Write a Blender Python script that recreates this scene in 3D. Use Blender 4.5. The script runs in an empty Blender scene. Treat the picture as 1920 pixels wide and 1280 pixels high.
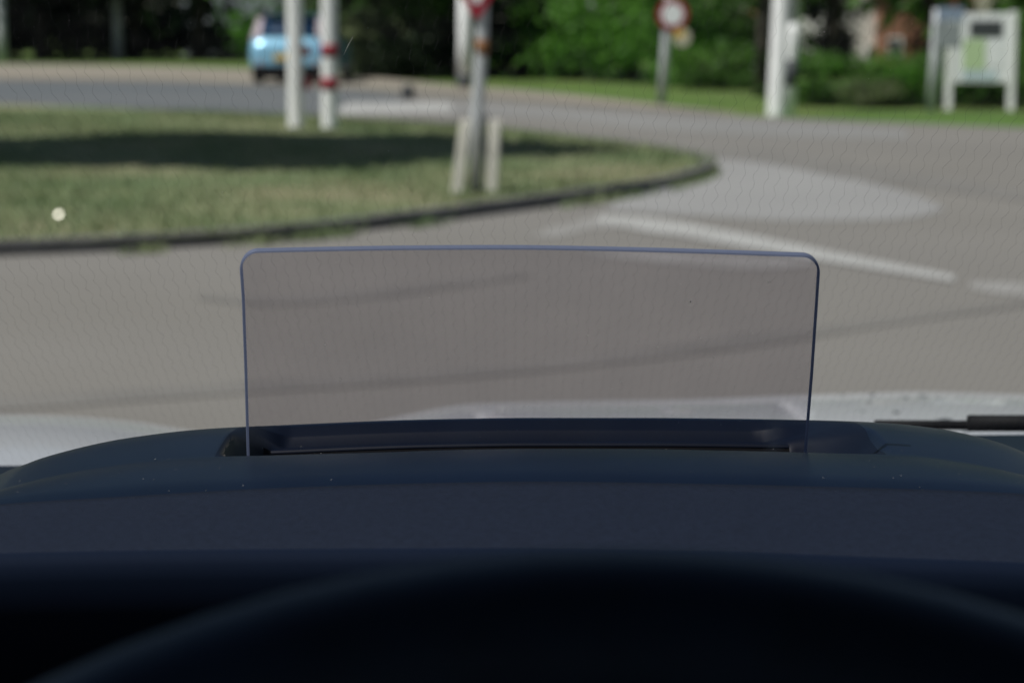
import bpy, bmesh, math, random
import numpy as np
from mathutils import Vector, Matrix

R = math.radians
scn = bpy.context.scene
COL = scn.collection

# ------------------------------------------------------------------ camera
CAM = Vector((0, 0, 1.2))
PITCH = R(8.25)
FPX = 4000.0                       # focal length in photo pixels (1920 wide)
cd = bpy.data.cameras.new('camera')
cam = bpy.data.objects.new('camera', cd); COL.objects.link(cam)
cam.location = CAM
cam.rotation_euler = (math.pi / 2 - PITCH, 0, 0)
cd.sensor_width = 36; cd.lens = 36 * FPX / 1920
cd.clip_start = 0.02; cd.clip_end = 3000
cd.dof.use_dof = True
cd.dof.focus_distance = 0.825
cd.dof.aperture_fstop = 14.5
cd.dof.aperture_blades = 0
scn.camera = cam

# ------------------------------------------------------------------ sky, sun, exposure
SUN_EL = R(57)
sun_h = Vector((-0.86, -0.51)).normalized()        # towards the sun: left and slightly behind
w = bpy.data.worlds.new('World'); scn.world = w; w.use_nodes = True
nt = w.node_tree
bg = nt.nodes['Background']
sky = nt.nodes.new('ShaderNodeTexSky'); sky.sky_type = 'NISHITA'; sky.sun_disc = False
sky.sun_elevation = SUN_EL; sky.sun_rotation = math.atan2(sun_h.x, sun_h.y)
nt.links.new(sky.outputs[0], bg.inputs[0]); bg.inputs[1].default_value = 0.052
sd = bpy.data.lights.new('sun', 'SUN'); sd.energy = 4.9; sd.angle = R(0.53); sd.color = (1, 0.965, 0.915)
so = bpy.data.objects.new('sun', sd); COL.objects.link(so)
to_sun = Vector((sun_h.x * math.cos(SUN_EL), sun_h.y * math.cos(SUN_EL), math.sin(SUN_EL)))
so.rotation_euler = to_sun.to_track_quat('Z', 'Y').to_euler(); so.location = (-20, -12, 40)
vs = scn.view_settings
vs.view_transform = 'Standard'; vs.look = 'None'; vs.exposure = -0.14; vs.gamma = 1.0; vs.use_curve_mapping = False
scn.render.engine = 'CYCLES'
cy = scn.cycles
cy.use_denoising = True; cy.max_bounces = 10; cy.transparent_max_bounces = 40
cy.use_adaptive_sampling = False
try: cy.denoiser = 'OPENIMAGEDENOISE'
except Exception: pass

random.seed(4); rng = np.random.default_rng(4)

# ------------------------------------------------------------------ view helpers (photo pixel -> place)
Fv = Vector((0, math.cos(PITCH), -math.sin(PITCH))); Uv = Vector((0, math.sin(PITCH), math.cos(PITCH)))
def ray(px, row): return Fv + Vector((1, 0, 0)) * ((px - 960) / FPX) + Uv * ((640 - row) / FPX)
def atY(px, row, Y):
    d = ray(px, row); return CAM + d * (Y / d.y)
def gnd(px, row, z=0.0):
    d = ray(px, row); return CAM + d * ((z - CAM.z) / d.z)
def xat(px, Y): return (px - 960) / FPX * Y * 1.012
def interp(pts):
    """smooth (monotone cubic) curve through (x, y) points"""
    xs = [p[0] for p in pts]; ys = [p[1] for p in pts]; n = len(xs)
    d = [(ys[i + 1] - ys[i]) / (xs[i + 1] - xs[i]) for i in range(n - 1)]
    m = [d[0]] + [0 if d[i - 1] * d[i] <= 0 else 2 * d[i - 1] * d[i] / (d[i - 1] + d[i]) for i in range(1, n - 1)] + [d[-1]]
    def f(x):
        if x <= xs[0]: return ys[0] + m[0] * (x - xs[0])
        if x >= xs[-1]: return ys[-1] + m[-1] * (x - xs[-1])
        i = 0
        while x > xs[i + 1]: i += 1
        h = xs[i + 1] - xs[i]; t = (x - xs[i]) / h
        return ((1 + 2 * t) * (1 - t) ** 2 * ys[i] + t * (1 - t) ** 2 * h * m[i] + t * t * (3 - 2 * t) * ys[i + 1] + t * t * (t - 1) * h * m[i + 1])
    return f
def sstep(a, b, x):
    t = min(1, max(0, (x - a) / (b - a))); return t * t * (3 - 2 * t)
def lerp(a, b, t): return a + (b - a) * t

# ------------------------------------------------------------------ materials
def newmat(name):
    m = bpy.data.materials.new(name); m.use_nodes = True
    return m, m.node_tree, m.node_tree.nodes['Principled BSDF']
def sock(b, *names):
    for n in names:
        if n in b.inputs: return b.inputs[n]
def pmat(name, col, rough=0.6, metal=0.0, var=0.0, scale=8.0, bump=0.0, bscale=80.0, bdist=0.01, spec=0.5, col2=None, coat=0.0, detail=5.0):
    m, t, b = newmat(name)
    b.inputs['Roughness'].default_value = rough; b.inputs['Metallic'].default_value = metal
    sock(b, 'Specular IOR Level', 'Specular').default_value = spec
    if coat: sock(b, 'Coat Weight').default_value = coat; sock(b, 'Coat Roughness').default_value = 0.05
    tc = t.nodes.new('ShaderNodeTexCoord')
    if var or col2:
        n = t.nodes.new('ShaderNodeTexNoise'); n.inputs['Scale'].default_value = scale; n.inputs['Detail'].default_value = detail
        t.links.new(tc.outputs['Object'], n.inputs['Vector'])
        cr = t.nodes.new('ShaderNodeValToRGB')
        if col2 is None:
            c1 = [c * (1 - var) for c in col]; c2 = [c * (1 + var) for c in col]
        else: c1, c2 = col, col2
        cr.color_ramp.elements[0].position = 0.32; cr.color_ramp.elements[1].position = 0.68
        cr.color_ramp.elements[0].color = (*c1, 1); cr.color_ramp.elements[1].color = (*c2, 1)
        t.links.new(n.outputs['Fac'], cr.inputs[0]); t.links.new(cr.outputs[0], b.inputs['Base Color'])
    else: b.inputs['Base Color'].default_value = (*col, 1)
    if bump:
        n2 = t.nodes.new('ShaderNodeTexNoise'); n2.inputs['Scale'].default_value = bscale; n2.inputs['Detail'].default_value = 4
        t.links.new(tc.outputs['Object'], n2.inputs['Vector'])
        bp = t.nodes.new('ShaderNodeBump'); bp.inputs['Strength'].default_value = bump; bp.inputs['Distance'].default_value = bdist
        t.links.new(n2.outputs['Fac'], bp.inputs['Height']); t.links.new(bp.outputs[0], b.inputs['Normal'])
    return m
def glassmat(name, tint, ior=1.45, rough=0.0, dust=0.0, streak=None):
    """thin pane: light passes with a tint, Fresnel reflection on top, optional dust film"""
    m = bpy.data.materials.new(name); m.use_nodes = True; t = m.node_tree
    t.nodes.remove(t.nodes['Principled BSDF']); out = t.nodes['Material Output']
    tr = t.nodes.new('ShaderNodeBsdfTransparent'); tr.inputs[0].default_value = (*tint, 1)
    gl = t.nodes.new('ShaderNodeBsdfGlossy'); gl.inputs['Roughness'].default_value = rough
    fr = t.nodes.new('ShaderNodeFresnel')
    ge = t.nodes.new('ShaderNodeNewGeometry'); mi_ = t.nodes.new('ShaderNodeMapRange')      # a thin pane is the same from both sides
    mi_.inputs[3].default_value = ior; mi_.inputs[4].default_value = 1 / ior
    t.links.new(ge.outputs['Backfacing'], mi_.inputs[0]); t.links.new(mi_.outputs[0], fr.inputs['IOR'])
    mx = t.nodes.new('ShaderNodeMixShader')
    t.links.new(fr.outputs[0], mx.inputs[0]); t.links.new(tr.outputs[0], mx.inputs[1]); t.links.new(gl.outputs[0], mx.inputs[2])
    last = mx
    if dust:
        df = t.nodes.new('ShaderNodeBsdfDiffuse'); df.inputs[0].default_value = (0.75, 0.74, 0.72, 1)
        tl = t.nodes.new('ShaderNodeBsdfTranslucent'); tl.inputs[0].default_value = (0.75, 0.74, 0.72, 1)
        dd = t.nodes.new('ShaderNodeMixShader'); dd.inputs[0].default_value = 0.5
        t.links.new(df.outputs[0], dd.inputs[1]); t.links.new(tl.outputs[0], dd.inputs[2])
        tc = t.nodes.new('ShaderNodeTexCoord')
        nz = t.nodes.new('ShaderNodeTexNoise'); nz.inputs['Scale'].default_value = 45; nz.inputs['Detail'].default_value = 6
        t.links.new(tc.outputs['Object'], nz.inputs['Vector'])
        mr = t.nodes.new('ShaderNodeMapRange'); mr.inputs[1].default_value = 0.35; mr.inputs[2].default_value = 0.75
        mr.inputs[3].default_value = 0.0; mr.inputs[4].default_value = dust
        t.links.new(nz.outputs['Fac'], mr.inputs[0]); fac = mr.outputs[0]
        if streak:                                     # a vertical dusty smear of its own shape
            x0, wd, z1, amount = streak
            sp = t.nodes.new('ShaderNodeSeparateXYZ'); t.links.new(tc.outputs['Object'], sp.inputs[0])
            def math_(op, a, bb):
                n = t.nodes.new('ShaderNodeMath'); n.operation = op
                for i, v in enumerate((a, bb)):
                    if isinstance(v, (int, float)): n.inputs[i].default_value = v
                    else: t.links.new(v, n.inputs[i])
                return n.outputs[0]
            dx = math_('DIVIDE', math_('ABSOLUTE', math_('SUBTRACT', sp.outputs[0], x0), 0), wd)
            fx = math_('MAXIMUM', math_('SUBTRACT', 1.0, dx), 0.0)
            fz = math_('MINIMUM', math_('MAXIMUM', math_('DIVIDE', math_('SUBTRACT', z1, sp.outputs[2]), 0.03), 0.0), 1.0)
            n3 = t.nodes.new('ShaderNodeTexNoise'); n3.inputs['Scale'].default_value = 900; n3.inputs['Detail'].default_value = 2
            t.links.new(tc.outputs['Object'], n3.inputs['Vector'])
            s = math_('MULTIPLY', math_('MULTIPLY', fx, fz), math_('MULTIPLY', n3.outputs['Fac'], amount))
            fac = math_('ADD', fac, s)
        m2 = t.nodes.new('ShaderNodeMixShader')
        t.links.new(fac, m2.inputs[0]); t.links.new(mx.outputs[0], m2.inputs[1]); t.links.new(dd.outputs[0], m2.inputs[2]); last = m2
    t.links.new(last.outputs[0], out.inputs[0])
    return m
def leafmat(name, c1, c2, trans=0.35):
    m = bpy.data.materials.new(name); m.use_nodes = True; t = m.node_tree
    b = t.nodes['Principled BSDF']; out = t.nodes['Material Output']
    tc = t.nodes.new('ShaderNodeTexCoord'); n = t.nodes.new('ShaderNodeTexNoise'); n.inputs['Scale'].default_value = 1.3; n.inputs['Detail'].default_value = 6
    t.links.new(tc.outputs['Object'], n.inputs['Vector'])
    cr = t.nodes.new('ShaderNodeValToRGB'); cr.color_ramp.elements[0].position = .35; cr.color_ramp.elements[1].position = .65
    cr.color_ramp.elements[0].color = (*c1, 1); cr.color_ramp.elements[1].color = (*c2, 1)
    t.links.new(n.outputs['Fac'], cr.inputs[0]); t.links.new(cr.outputs[0], b.inputs['Base Color'])
    b.inputs['Roughness'].default_value = 0.55; sock(b, 'Specular IOR Level', 'Specular').default_value = 0.3
    tl = t.nodes.new('ShaderNodeBsdfTranslucent'); t.links.new(cr.outputs[0], tl.inputs[0])
    mx = t.nodes.new('ShaderNodeMixShader'); mx.inputs[0].default_value = trans
    t.links.new(b.outputs[0], mx.inputs[1]); t.links.new(tl.outputs[0], mx.inputs[2]); t.links.new(mx.outputs[0], out.inputs[0])
    return m
def groundmat(name, c1, c2, c3, s1, s2, rough=0.9, bump=0.3, bs=60, bdist=0.01):
    """two scales of colour variation + fine grain"""
    m, t, b = newmat(name)
    tc = t.nodes.new('ShaderNodeTexCoord')
    def nz(s, d=6):
        n = t.nodes.new('ShaderNodeTexNoise'); n.inputs['Scale'].default_value = s; n.inputs['Detail'].default_value = d
        t.links.new(tc.outputs['Object'], n.inputs['Vector']); return n
    def ramp(a, c, lo=.35, hi=.65):
        r = t.nodes.new('ShaderNodeValToRGB'); r.color_ramp.elements[0].position = lo; r.color_ramp.elements[1].position = hi
        r.color_ramp.elements[0].color = (*a, 1); r.color_ramp.elements[1].color = (*c, 1); return r
    r1 = ramp(c1, c2); t.links.new(nz(s1).outputs['Fac'], r1.inputs[0])
    r2 = ramp((0, 0, 0), (1, 1, 1), .42, .7); t.links.new(nz(s2).outputs['Fac'], r2.inputs[0])
    mx = t.nodes.new('ShaderNodeMixRGB'); mx.inputs[2].default_value = (*c3, 1)
    t.links.new(r2.outputs[0], mx.inputs[0]); t.links.new(r1.outputs[0], mx.inputs[1])
    t.links.new(mx.outputs[0], b.inputs['Base Color'])
    b.inputs['Roughness'].default_value = rough; sock(b, 'Specular IOR Level', 'Specular').default_value = 0.25
    bp = t.nodes.new('ShaderNodeBump'); bp.inputs['Strength'].default_value = bump; bp.inputs['Distance'].default_value = bdist
    t.links.new(nz(bs, 4).outputs['Fac'], bp.inputs['Height']); t.links.new(bp.outputs[0], b.inputs['Normal'])
    return m
def paintmat(name, col, under, wear=0.5, scale=3.0):
    m, t, b = newmat(name)
    tc = t.nodes.new('ShaderNodeTexCoord'); n = t.nodes.new('ShaderNodeTexNoise'); n.inputs['Scale'].default_value = scale; n.inputs['Detail'].default_value = 8; n.inputs['Roughness'].default_value = .7
    t.links.new(tc.outputs['Object'], n.inputs['Vector'])
    cr = t.nodes.new('ShaderNodeValToRGB'); cr.color_ramp.elements[0].position = max(0, wear - .12); cr.color_ramp.elements[1].position = wear + .12
    cr.color_ramp.elements[0].color = (*under, 1); cr.color_ramp.elements[1].color = (*col, 1)
    t.links.new(n.outputs['Fac'], cr.inputs[0]); t.links.new(cr.outputs[0], b.inputs['Base Color']); b.inputs['Roughness'].default_value = .8
    return m

M = {}
M['asphalt'] = groundmat('worn_asphalt', (.212, .199, .180), (.240, .226, .206), (.222, .210, .196), .35, .12, bs=90, bump=.4, bdist=.006)
M['seam'] = pmat('asphalt_seam', (.198, .187, .172), .9, var=.12, scale=2)
M['concrete'] = groundmat('pale_concrete', (.295, .29, .285), (.335, .33, .322), (.31, .305, .30), .5, .2, bs=120)
M['lightroad'] = groundmat('light_asphalt', (.25, .245, .235), (.275, .27, .26), (.235, .23, .225), .5, .2)
M['farroad'] = groundmat('bluish_asphalt', (.115, .128, .138), (.14, .152, .16), (.165, .17, .172), .25, .1)
M['path'] = groundmat('beige_paving', (.285, .25, .205), (.32, .285, .235), (.26, .24, .20), .4, .15)
M['white'] = paintmat('white_road_paint', (.43, .425, .41), (.28, .27, .25), .40, 2.2)
M['faint'] = paintmat('faded_road_paint', (.33, .32, .305), (.235, .222, .205), .46, 2.0)
M['grass'] = groundmat('dry_lawn', (.13, .19, .085), (.22, .25, .13), (.30, .265, .165), .9, .45, bump=.8, bs=25, bdist=.03)
M['verge'] = groundmat('green_verge', (.075, .15, .03), (.12, .20, .045), (.15, .17, .06), .6, .25, bump=.8, bs=12, bdist=.04)
M['blade'] = leafmat('grass_blade', (.15, .22, .095), (.285, .315, .165), .2)
M['kerb'] = pmat('kerb_concrete', (.15, .145, .14), .9, var=.25, scale=3, bump=.5, bscale=40)
M['leaf_shaded'] = leafmat('shaded_foliage', (.018, .036, .012), (.03, .06, .018))  # shade among the trees is put into this leaf colour
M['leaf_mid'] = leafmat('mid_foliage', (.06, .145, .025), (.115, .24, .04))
M['leaf_sunlit'] = leafmat('sunlit_foliage', (.065, .19, .022), (.14, .33, .045), .5)  # sunlit and backlit brightness is put into this leaf colour
M['leaf_pale'] = leafmat('pale_foliage', (.12, .16, .07), (.2, .24, .11))
M['bark'] = pmat('bark', (.05, .042, .032), .9, var=.4, scale=6, bump=.8, bscale=15, bdist=.03)
M['whitepost'] = pmat('white_painted_post', (.88, .88, .87), .5, var=.05, scale=3)
M['greypost'] = pmat('galvanised_steel', (.50, .515, .53), .5, .1, var=.1, scale=4)
M['wood'] = pmat('weathered_timber', (.74, .71, .64), .85, var=.18, scale=5, bump=.4, bscale=30)
M['darkgrey'] = pmat('dark_grey_paint', (.05, .055, .06), .6, var=.15)
M['red'] = pmat('red_reflective', (.30, .012, .03), .45)
M['rust'] = pmat('rust_brown', (.22, .10, .04), .8, var=.3, scale=15)
M['yellow'] = pmat('yellow_plate', (.65, .40, .03), .5)
M['cream'] = pmat('cream_plate', (.55, .52, .40), .5)
M['signwhite'] = pmat('sign_white', (.85, .86, .87), .4)
M['signgrey'] = pmat('sign_back', (.36, .38, .40), .5, .2)
M['signblue'] = pmat('faded_blue_panel', (.28, .34, .46), .5, var=.08)
M['boardgreen'] = pmat('map_green', (.48, .62, .36), .5, var=.12, scale=5)
M['boardblue'] = pmat('map_blue', (.50, .62, .66), .5, var=.08, scale=5)
M['brick'] = pmat('red_brick', (.30, .14, .09), .9, var=.3, scale=9)
M['render_white'] = pmat('white_render', (.74, .72, .69), .8, var=.05)
M['render_grey'] = pmat('blue_grey_render', (.42, .45, .52), .8, var=.06)
M['tile'] = pmat('roof_tile', (.14, .07, .05), .8, var=.25, scale=12)
M['pane'] = pmat('window_pane', (.03, .035, .045), .08, spec=.8)
M['carblue'] = pmat('light_blue_metallic', (.27, .56, .76), .28, .2, coat=1.0)
M['carglass'] = pmat('car_glass', (.012, .018, .03), .05, spec=.7)
M['rearglass'] = pmat('tinted_rear_glass', (.012, .04, .09), .4, spec=.15)
M['rubber'] = pmat('tyre_rubber', (.02, .02, .02), .85)
M['rim'] = pmat('wheel_alloy', (.45, .46, .48), .35, .8)
M['lampclear'] = pmat('clear_tail_lamp', (.46, .38, .42), .4)
M['plate'] = pmat('number_plate', (.62, .40, .04), .5)
M['black'] = pmat('black_plastic', (.005, .005, .006), .7, spec=.2)
M['bonnet'] = pmat('silver_paint', (.60, .605, .625), .4, .1, coat=.6)
M['dash'] = pmat('dash_plastic', (.0035, .0085, .0215), .33, var=.08, scale=25, bump=.1, bscale=2200, bdist=.0003, spec=.3)  # blue of the reflected sky put into the black plastic's colour
M['pad'] = pmat('grained_pad', (.0105, .0155, .031), .75, var=.14, scale=420, bump=.6, bscale=1600, bdist=.0005, spec=.16, detail=8)  # skylight blue is in the base colour here too
M['recess'] = pmat('shaded_recess_plastic', (.0022, .0055, .0155), .5, var=.1, scale=30, spec=.22)  # darker than the dash: shade inside the recess put into the colour
for k_ in ('dash', 'recess'):
    b_ = M[k_].node_tree.nodes['Principled BSDF']; b_.inputs['Sheen Weight'].default_value = .06; b_.inputs['Sheen Roughness'].default_value = .25; b_.inputs['Sheen Tint'].default_value = (.9, .78, .68, 1)  # warm sheen tint imitates grazing reflections of the sunlit surroundings
M['under'] = pmat('shaded_cowl_front', (.004, .009, .024), .8, spec=.1)  # darker than the pad: shadow on the cowl's front face is painted in
M['slot'] = pmat('slot_black', (.004, .004, .005), .8, spec=.1)
M['leather'] = pmat('sky_sheen_leather', (.008, .024, .060), .42, var=.2, scale=40, bump=.3, bscale=700, bdist=.0005, spec=.6)  # blue sky sheen on black leather, put into the base colour
M['headliner'] = pmat('grey_headliner', (.04, .04, .042), .95)
M['doortrim'] = pmat('door_trim', (.02, .02, .022), .7)
M['screen'] = glassmat('windscreen_glass', (.86, .885, .88), 1.15, dust=.012)
M['combiner'] = glassmat('combiner_face', (.852, .838, .86), 1.18, dust=.035, streak=(.098, .0045, 1.066, .4))
M['edge'] = leafmat('combiner_edge', (.22, .26, .40), (.27, .31, .45), .55)  # sky refracted in the glass edge is painted as pale blue
M['wire'] = pmat('wire_dark', (.06, .06, .06), .6)
M['dust'] = pmat('dust_white', (.58, .57, .55), .9)
M['foil'] = pmat('shiny_foil', (.9, .86, .76), .5, 1.0)

# ------------------------------------------------------------------ object helpers
def obj(name, bm_or_mesh, mats, parent=None, smooth=False):
    if isinstance(bm_or_mesh, bmesh.types.BMesh):
        me = bpy.data.meshes.new(name); bm_or_mesh.normal_update(); bm_or_mesh.to_mesh(me); bm_or_mesh.free()
    else: me = bm_or_mesh
    if not isinstance(mats, (list, tuple)): mats = [mats]
    if not me.materials:
        for m in mats: me.materials.append(M[m] if isinstance(m, str) else m)
    if smooth: me.polygons.foreach_set('use_smooth', [True] * len(me.polygons))
    o = bpy.data.objects.new(name, me); COL.objects.link(o)
    if parent: o.parent = parent
    return o
def empty(name, loc=(0, 0, 0), rz=0, parent=None):
    o = bpy.data.objects.new(name, None); COL.objects.link(o); o.location = loc; o.rotation_euler = (0, 0, rz); o.empty_display_size = .1
    if parent: o.parent = parent
    return o
def tag(o, label, cat, group=None):
    o['label'] = label; o['category'] = cat
    if group: o['group'] = group
    return o
def box(bm, x0, x1, y0, y1, z0, z1, bev=0, mi=0):
    v = [bm.verts.new((x, y, z)) for z in (z0, z1) for y in (y0, y1) for x in (x0, x1)]
    fs = [bm.faces.new([v[i] for i in f]) for f in ((0, 2, 3, 1), (4, 5, 7, 6), (0, 1, 5, 4), (2, 6, 7, 3), (0, 4, 6, 2), (1, 3, 7, 5))]
    for f in fs: f.material_index = mi
    if bev:
        es = list({e for f in fs for e in f.edges})
        r = bmesh.ops.bevel(bm, geom=es, offset=bev, segments=2, affect='EDGES', profile=.6)
        for f in r['faces']: f.material_index = mi
    return fs
def tube(bm, pts, radii, n=12, cap=True, mi=0):
    rings = []
    pts = [Vector(p) for p in pts]
    for i, p in enumerate(pts):
        d = (pts[min(i + 1, len(pts) - 1)] - pts[max(i - 1, 0)]).normalized()
        a = d.orthogonal().normalized() if abs(d.z) < .95 else Vector((1, 0, 0)).cross(d).normalized()
        if abs(d.z) < .95: a = Vector((0, 0, 1)).cross(d).normalized()
        b = d.cross(a)
        r = radii[i] if isinstance(radii, (list, tuple)) else radii
        rings.append([bm.verts.new(p + a * math.cos(2 * math.pi * k / n) * r + b * math.sin(2 * math.pi * k / n) * r) for k in range(n)])
    for i in range(len(rings) - 1):
        for k in range(n):
            f = bm.faces.new((rings[i][k], rings[i][(k + 1) % n], rings[i + 1][(k + 1) % n], rings[i + 1][k])); f.material_index = mi; f.smooth = True
    if cap:
        for rg in (rings[0][::-1], rings[-1]):
            f = bm.faces.new(rg); f.material_index = mi
def grid(bm, P, mi=None):
    """P[i][j] points -> quads"""
    V = [[bm.verts.new(p) for p in row] for row in P]
    for i in range(len(V) - 1):
        for j in range(len(V[0]) - 1):
            f = bm.faces.new((V[i][j], V[i][j + 1], V[i + 1][j + 1], V[i + 1][j])); f.smooth = True
            if mi: f.material_index = mi(i, j)
    return V
def sheet(name, pts2, z, mat, kind='structure', parent=None):
    bm = bmesh.new(); vs_ = [bm.verts.new((p[0], p[1], z)) for p in pts2]
    f = bm.faces.new(vs_); f.normal_update()
    if f.normal.z < 0: f.normal_flip()
    bmesh.ops.triangulate(bm, faces=bm.faces[:])
    o = obj(name, bm, mat, parent)
    if kind and not parent: o['kind'] = kind
    return o
def G2(pts): return [(gnd(*p).x, gnd(*p).y) for p in pts]
def chain(pts, n=10):
    """dense smooth curve through image points (x increasing)"""
    f = interp(pts); x0, x1 = pts[0][0], pts[-1][0]
    return [(x0 + (x1 - x0) * i / n, f(x0 + (x1 - x0) * i / n)) for i in range(n + 1)]

# ================================================================== GROUND
far_edge = [(-900, 146), (0, 150), (300, 153), (500, 160), (640, 166), (860, 181), (1000, 190), (1250, 208), (1450, 220), (1700, 231), (1920, 240), (2600, 262)]
fe = chain(far_edge, 60)
sheet('ground', [(-400, -60), (400, -60), (400, 900), (-400, 900)], -0.03, 'verge')
p = [(gnd(*q).x, gnd(*q).y) for q in fe]
sheet('road', [(-30, -12), (40, -12)] + p[::-1], 0.0, 'asphalt')
# paler paved path beyond the road
up = chain([(-900, 116), (0, 121), (300, 125), (600, 137), (860, 162), (1000, 172), (1250, 199), (1380, 213)], 40)
lo = chain([(-900, 146), (0, 150), (300, 153), (500, 160), (640, 166), (860, 181), (1000, 190), (1250, 208), (1380, 216)], 40)
sheet('path', G2([(a, b - 0.8) for a, b in lo]) + G2(up)[::-1], 0.012, 'path')
# bluish newer surface on the far arm and lighter band along the bend
sheet('far_road_surface', G2(chain([(-900, 148), (0, 152), (300, 156), (640, 170), (760, 182)], 24)) + G2(chain([(-900, 196), (0, 206), (300, 212), (560, 214), (760, 196)], 24))[::-1], 0.004, 'farroad')
sheet('light_road_band', G2(chain([(830, 190), (1000, 200), (1250, 218), (1500, 232), (1700, 244)], 20)) + G2(chain([(830, 214), (1000, 222), (1250, 246), (1500, 258), (1700, 262)], 20))[::-1], 0.004, 'lightroad')
sheet('road_marking', G2([(655, 193), (838, 192), (852, 205), (840, 212), (640, 216), (632, 205)]), 0.008, 'white')
# pale lens shaped paved apron beside the island tip
sheet('pavement', G2(chain([(1290, 296), (1400, 303), (1520, 322), (1640, 346), (1720, 368), (1765, 388)], 20)) + G2(chain([(1130, 394), (1345, 408), (1500, 415), (1640, 414), (1730, 406), (1772, 392)], 20))[::-1], 0.004, 'concrete')
# worn white lines
def line(name, mid, wd, mat, z=0.004, n=30):
    f = interp(mid); g = interp(wd); x0, x1 = mid[0][0], mid[-1][0]
    xs = [x0 + (x1 - x0) * i / n for i in range(n + 1)]
    return sheet(name, G2([(x, f(x) + g(x) / 2) for x in xs]) + G2([(x, f(x) - g(x) / 2) for x in xs])[::-1], z, mat)
line('road_marking', [(1120, 411), (1250, 428), (1400, 454), (1550, 482), (1790, 525)], [(1120, 16), (1220, 27), (1400, 25), (1600, 19), (1790, 12)], 'white', z=.008)
sheet('road_marking', G2([(985, 447), (1040, 425), (1110, 409), (1170, 412), (1250, 424), (1330, 440), (1260, 438), (1180, 428), (1110, 430), (1050, 444)]), .004, 'faint')
line('road_marking', [(1090, 474), (1250, 484), (1420, 493), (1530, 494)], [(1090, 6), (1250, 22), (1420, 26), (1530, 10)], 'faint')
line('road_marking', [(1820, 536), (1920, 546), (2100, 570)], [(1820, 14), (1920, 26), (2100, 20)], 'faint')
# darker seams in the asphalt
line('road_seam', [(370, 556), (480, 566), (700, 552), (860, 530), (990, 516)], [(370, 10), (480, 14), (860, 18), (990, 6)], 'seam')
line('road_seam', [(-200, 770), (100, 752), (450, 728), (800, 706), (1100, 678), (1400, 640), (1700, 598), (2000, 560)], [(-200, 26), (450, 22), (1100, 20), (1400, 26), (1700, 14), (2000, 10)], 'seam')
line('road_seam', [(1240, 288), (1400, 292), (1600, 322), (1760, 346), (1940, 372)], [(1240, 10), (1400, 22), (1600, 32), (1760, 26), (1940, 16)], 'seam', z=0.0045)

# ------------------------------------------------------------------ island with kerb stones and grass
near = chain([(-700, 512), (-300, 497), (0, 481), (200, 472), (400, 460), (600, 442), (800, 418), (1000, 392), (1200, 362), (1300, 341), (1345, 324)], 60)
farr = chain([(-700, 196), (0, 204), (300, 214), (560, 226), (800, 238), (960, 250), (1130, 272), (1270, 292), (1345, 316)], 50)
edge_n = [Vector((gnd(*q).x, gnd(*q).y, 0)) for q in near]
edge_f = [Vector((gnd(*q).x, gnd(*q).y, 0)) for q in farr]
outline = edge_n + edge_f[::-1]
def resample(pts, step):
    out = [pts[0].copy()]; acc = 0
    for a, b in zip(pts, pts[1:]):
        L = (b - a).length
        if L < 1e-6: continue
        t = step - acc
        while t <= L: out.append(a + (b - a) * (t / L)); t += step
        acc = (acc + L) % step
    return out
KH = 0.085
kerb = empty('kerb'); kerb['kind'] = 'structure'
ks = resample(outline, 0.9)
stone = None
for i in range(len(ks) - 1):
    a, b = ks[i], ks[i + 1]
    if a.x < -9: continue
    if stone is None:
        bm = bmesh.new(); box(bm, 0.006, .894, 0, .10, -.1, KH, .012); stone = obj('kerb_stone', bm, 'kerb', kerb)
        s = stone
    else:
        s = stone.copy(); COL.objects.link(s); s.parent = kerb
    d = b - a
    s.location = (a.x, a.y, random.uniform(-.006, .004))
    s.scale = (d.length / .9, 1, 1); s.rotation_euler = (0, 0, math.atan2(d.y, d.x))
# grass mound: rings towards the centroid line
inner = [p.copy() for p in outline]
cx = sum((p.x for p in outline)) / len(outline)
poly = [(p.x, p.y) for p in outline]
sheet('island_lawn', poly, KH - .02, 'grass')
def inside(x, y, pl):
    c = False; j = len(pl) - 1
    for i in range(len(pl)):
        if (pl[i][1] > y) != (pl[j][1] > y) and x < (pl[j][0] - pl[i][0]) * (y - pl[i][1]) / (pl[j][1] - pl[i][1]) + pl[i][0]: c = not c
        j = i
    return c
def blades(name, label, polyg, n, z, h0, h1, wd, mat, bbox):
    V = []; Fc = []; k = 0; cnt = 0
    while cnt < n and k < n * 6:
        k += 1
        x = rng.uniform(bbox[0], bbox[1]); y = rng.uniform(bbox[2], bbox[3])
        if not inside(x, y, polyg): continue
        cnt += 1
        h = rng.uniform(h0, h1) * (.6 + .8 * (math.sin(x * 1.7 + y * .9) * .5 + .5)); a = rng.uniform(0, 6.28); q = rng.uniform(.3, .9) * h; a2 = rng.uniform(0, 6.28)
        i = len(V); dx, dy = math.cos(a) * wd, math.sin(a) * wd
        V += [(x - dx, y - dy, z), (x + dx, y + dy, z), (x + math.cos(a2) * q, y + math.sin(a2) * q, z + h)]
        Fc.append((i, i + 1, i + 2))
    me = bpy.data.meshes.new(name); me.from_pydata(V, [], Fc)
    o = obj(name, me, mat); o['kind'] = 'stuff'; tag(o, label, 'grass'); return o
blades('lawn_grass', 'short dry green grass covering the traffic island', poly, 60000, KH - .022, .018, .05, .010, 'blade', (-9, 2.6, 10.5, 31))
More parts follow.
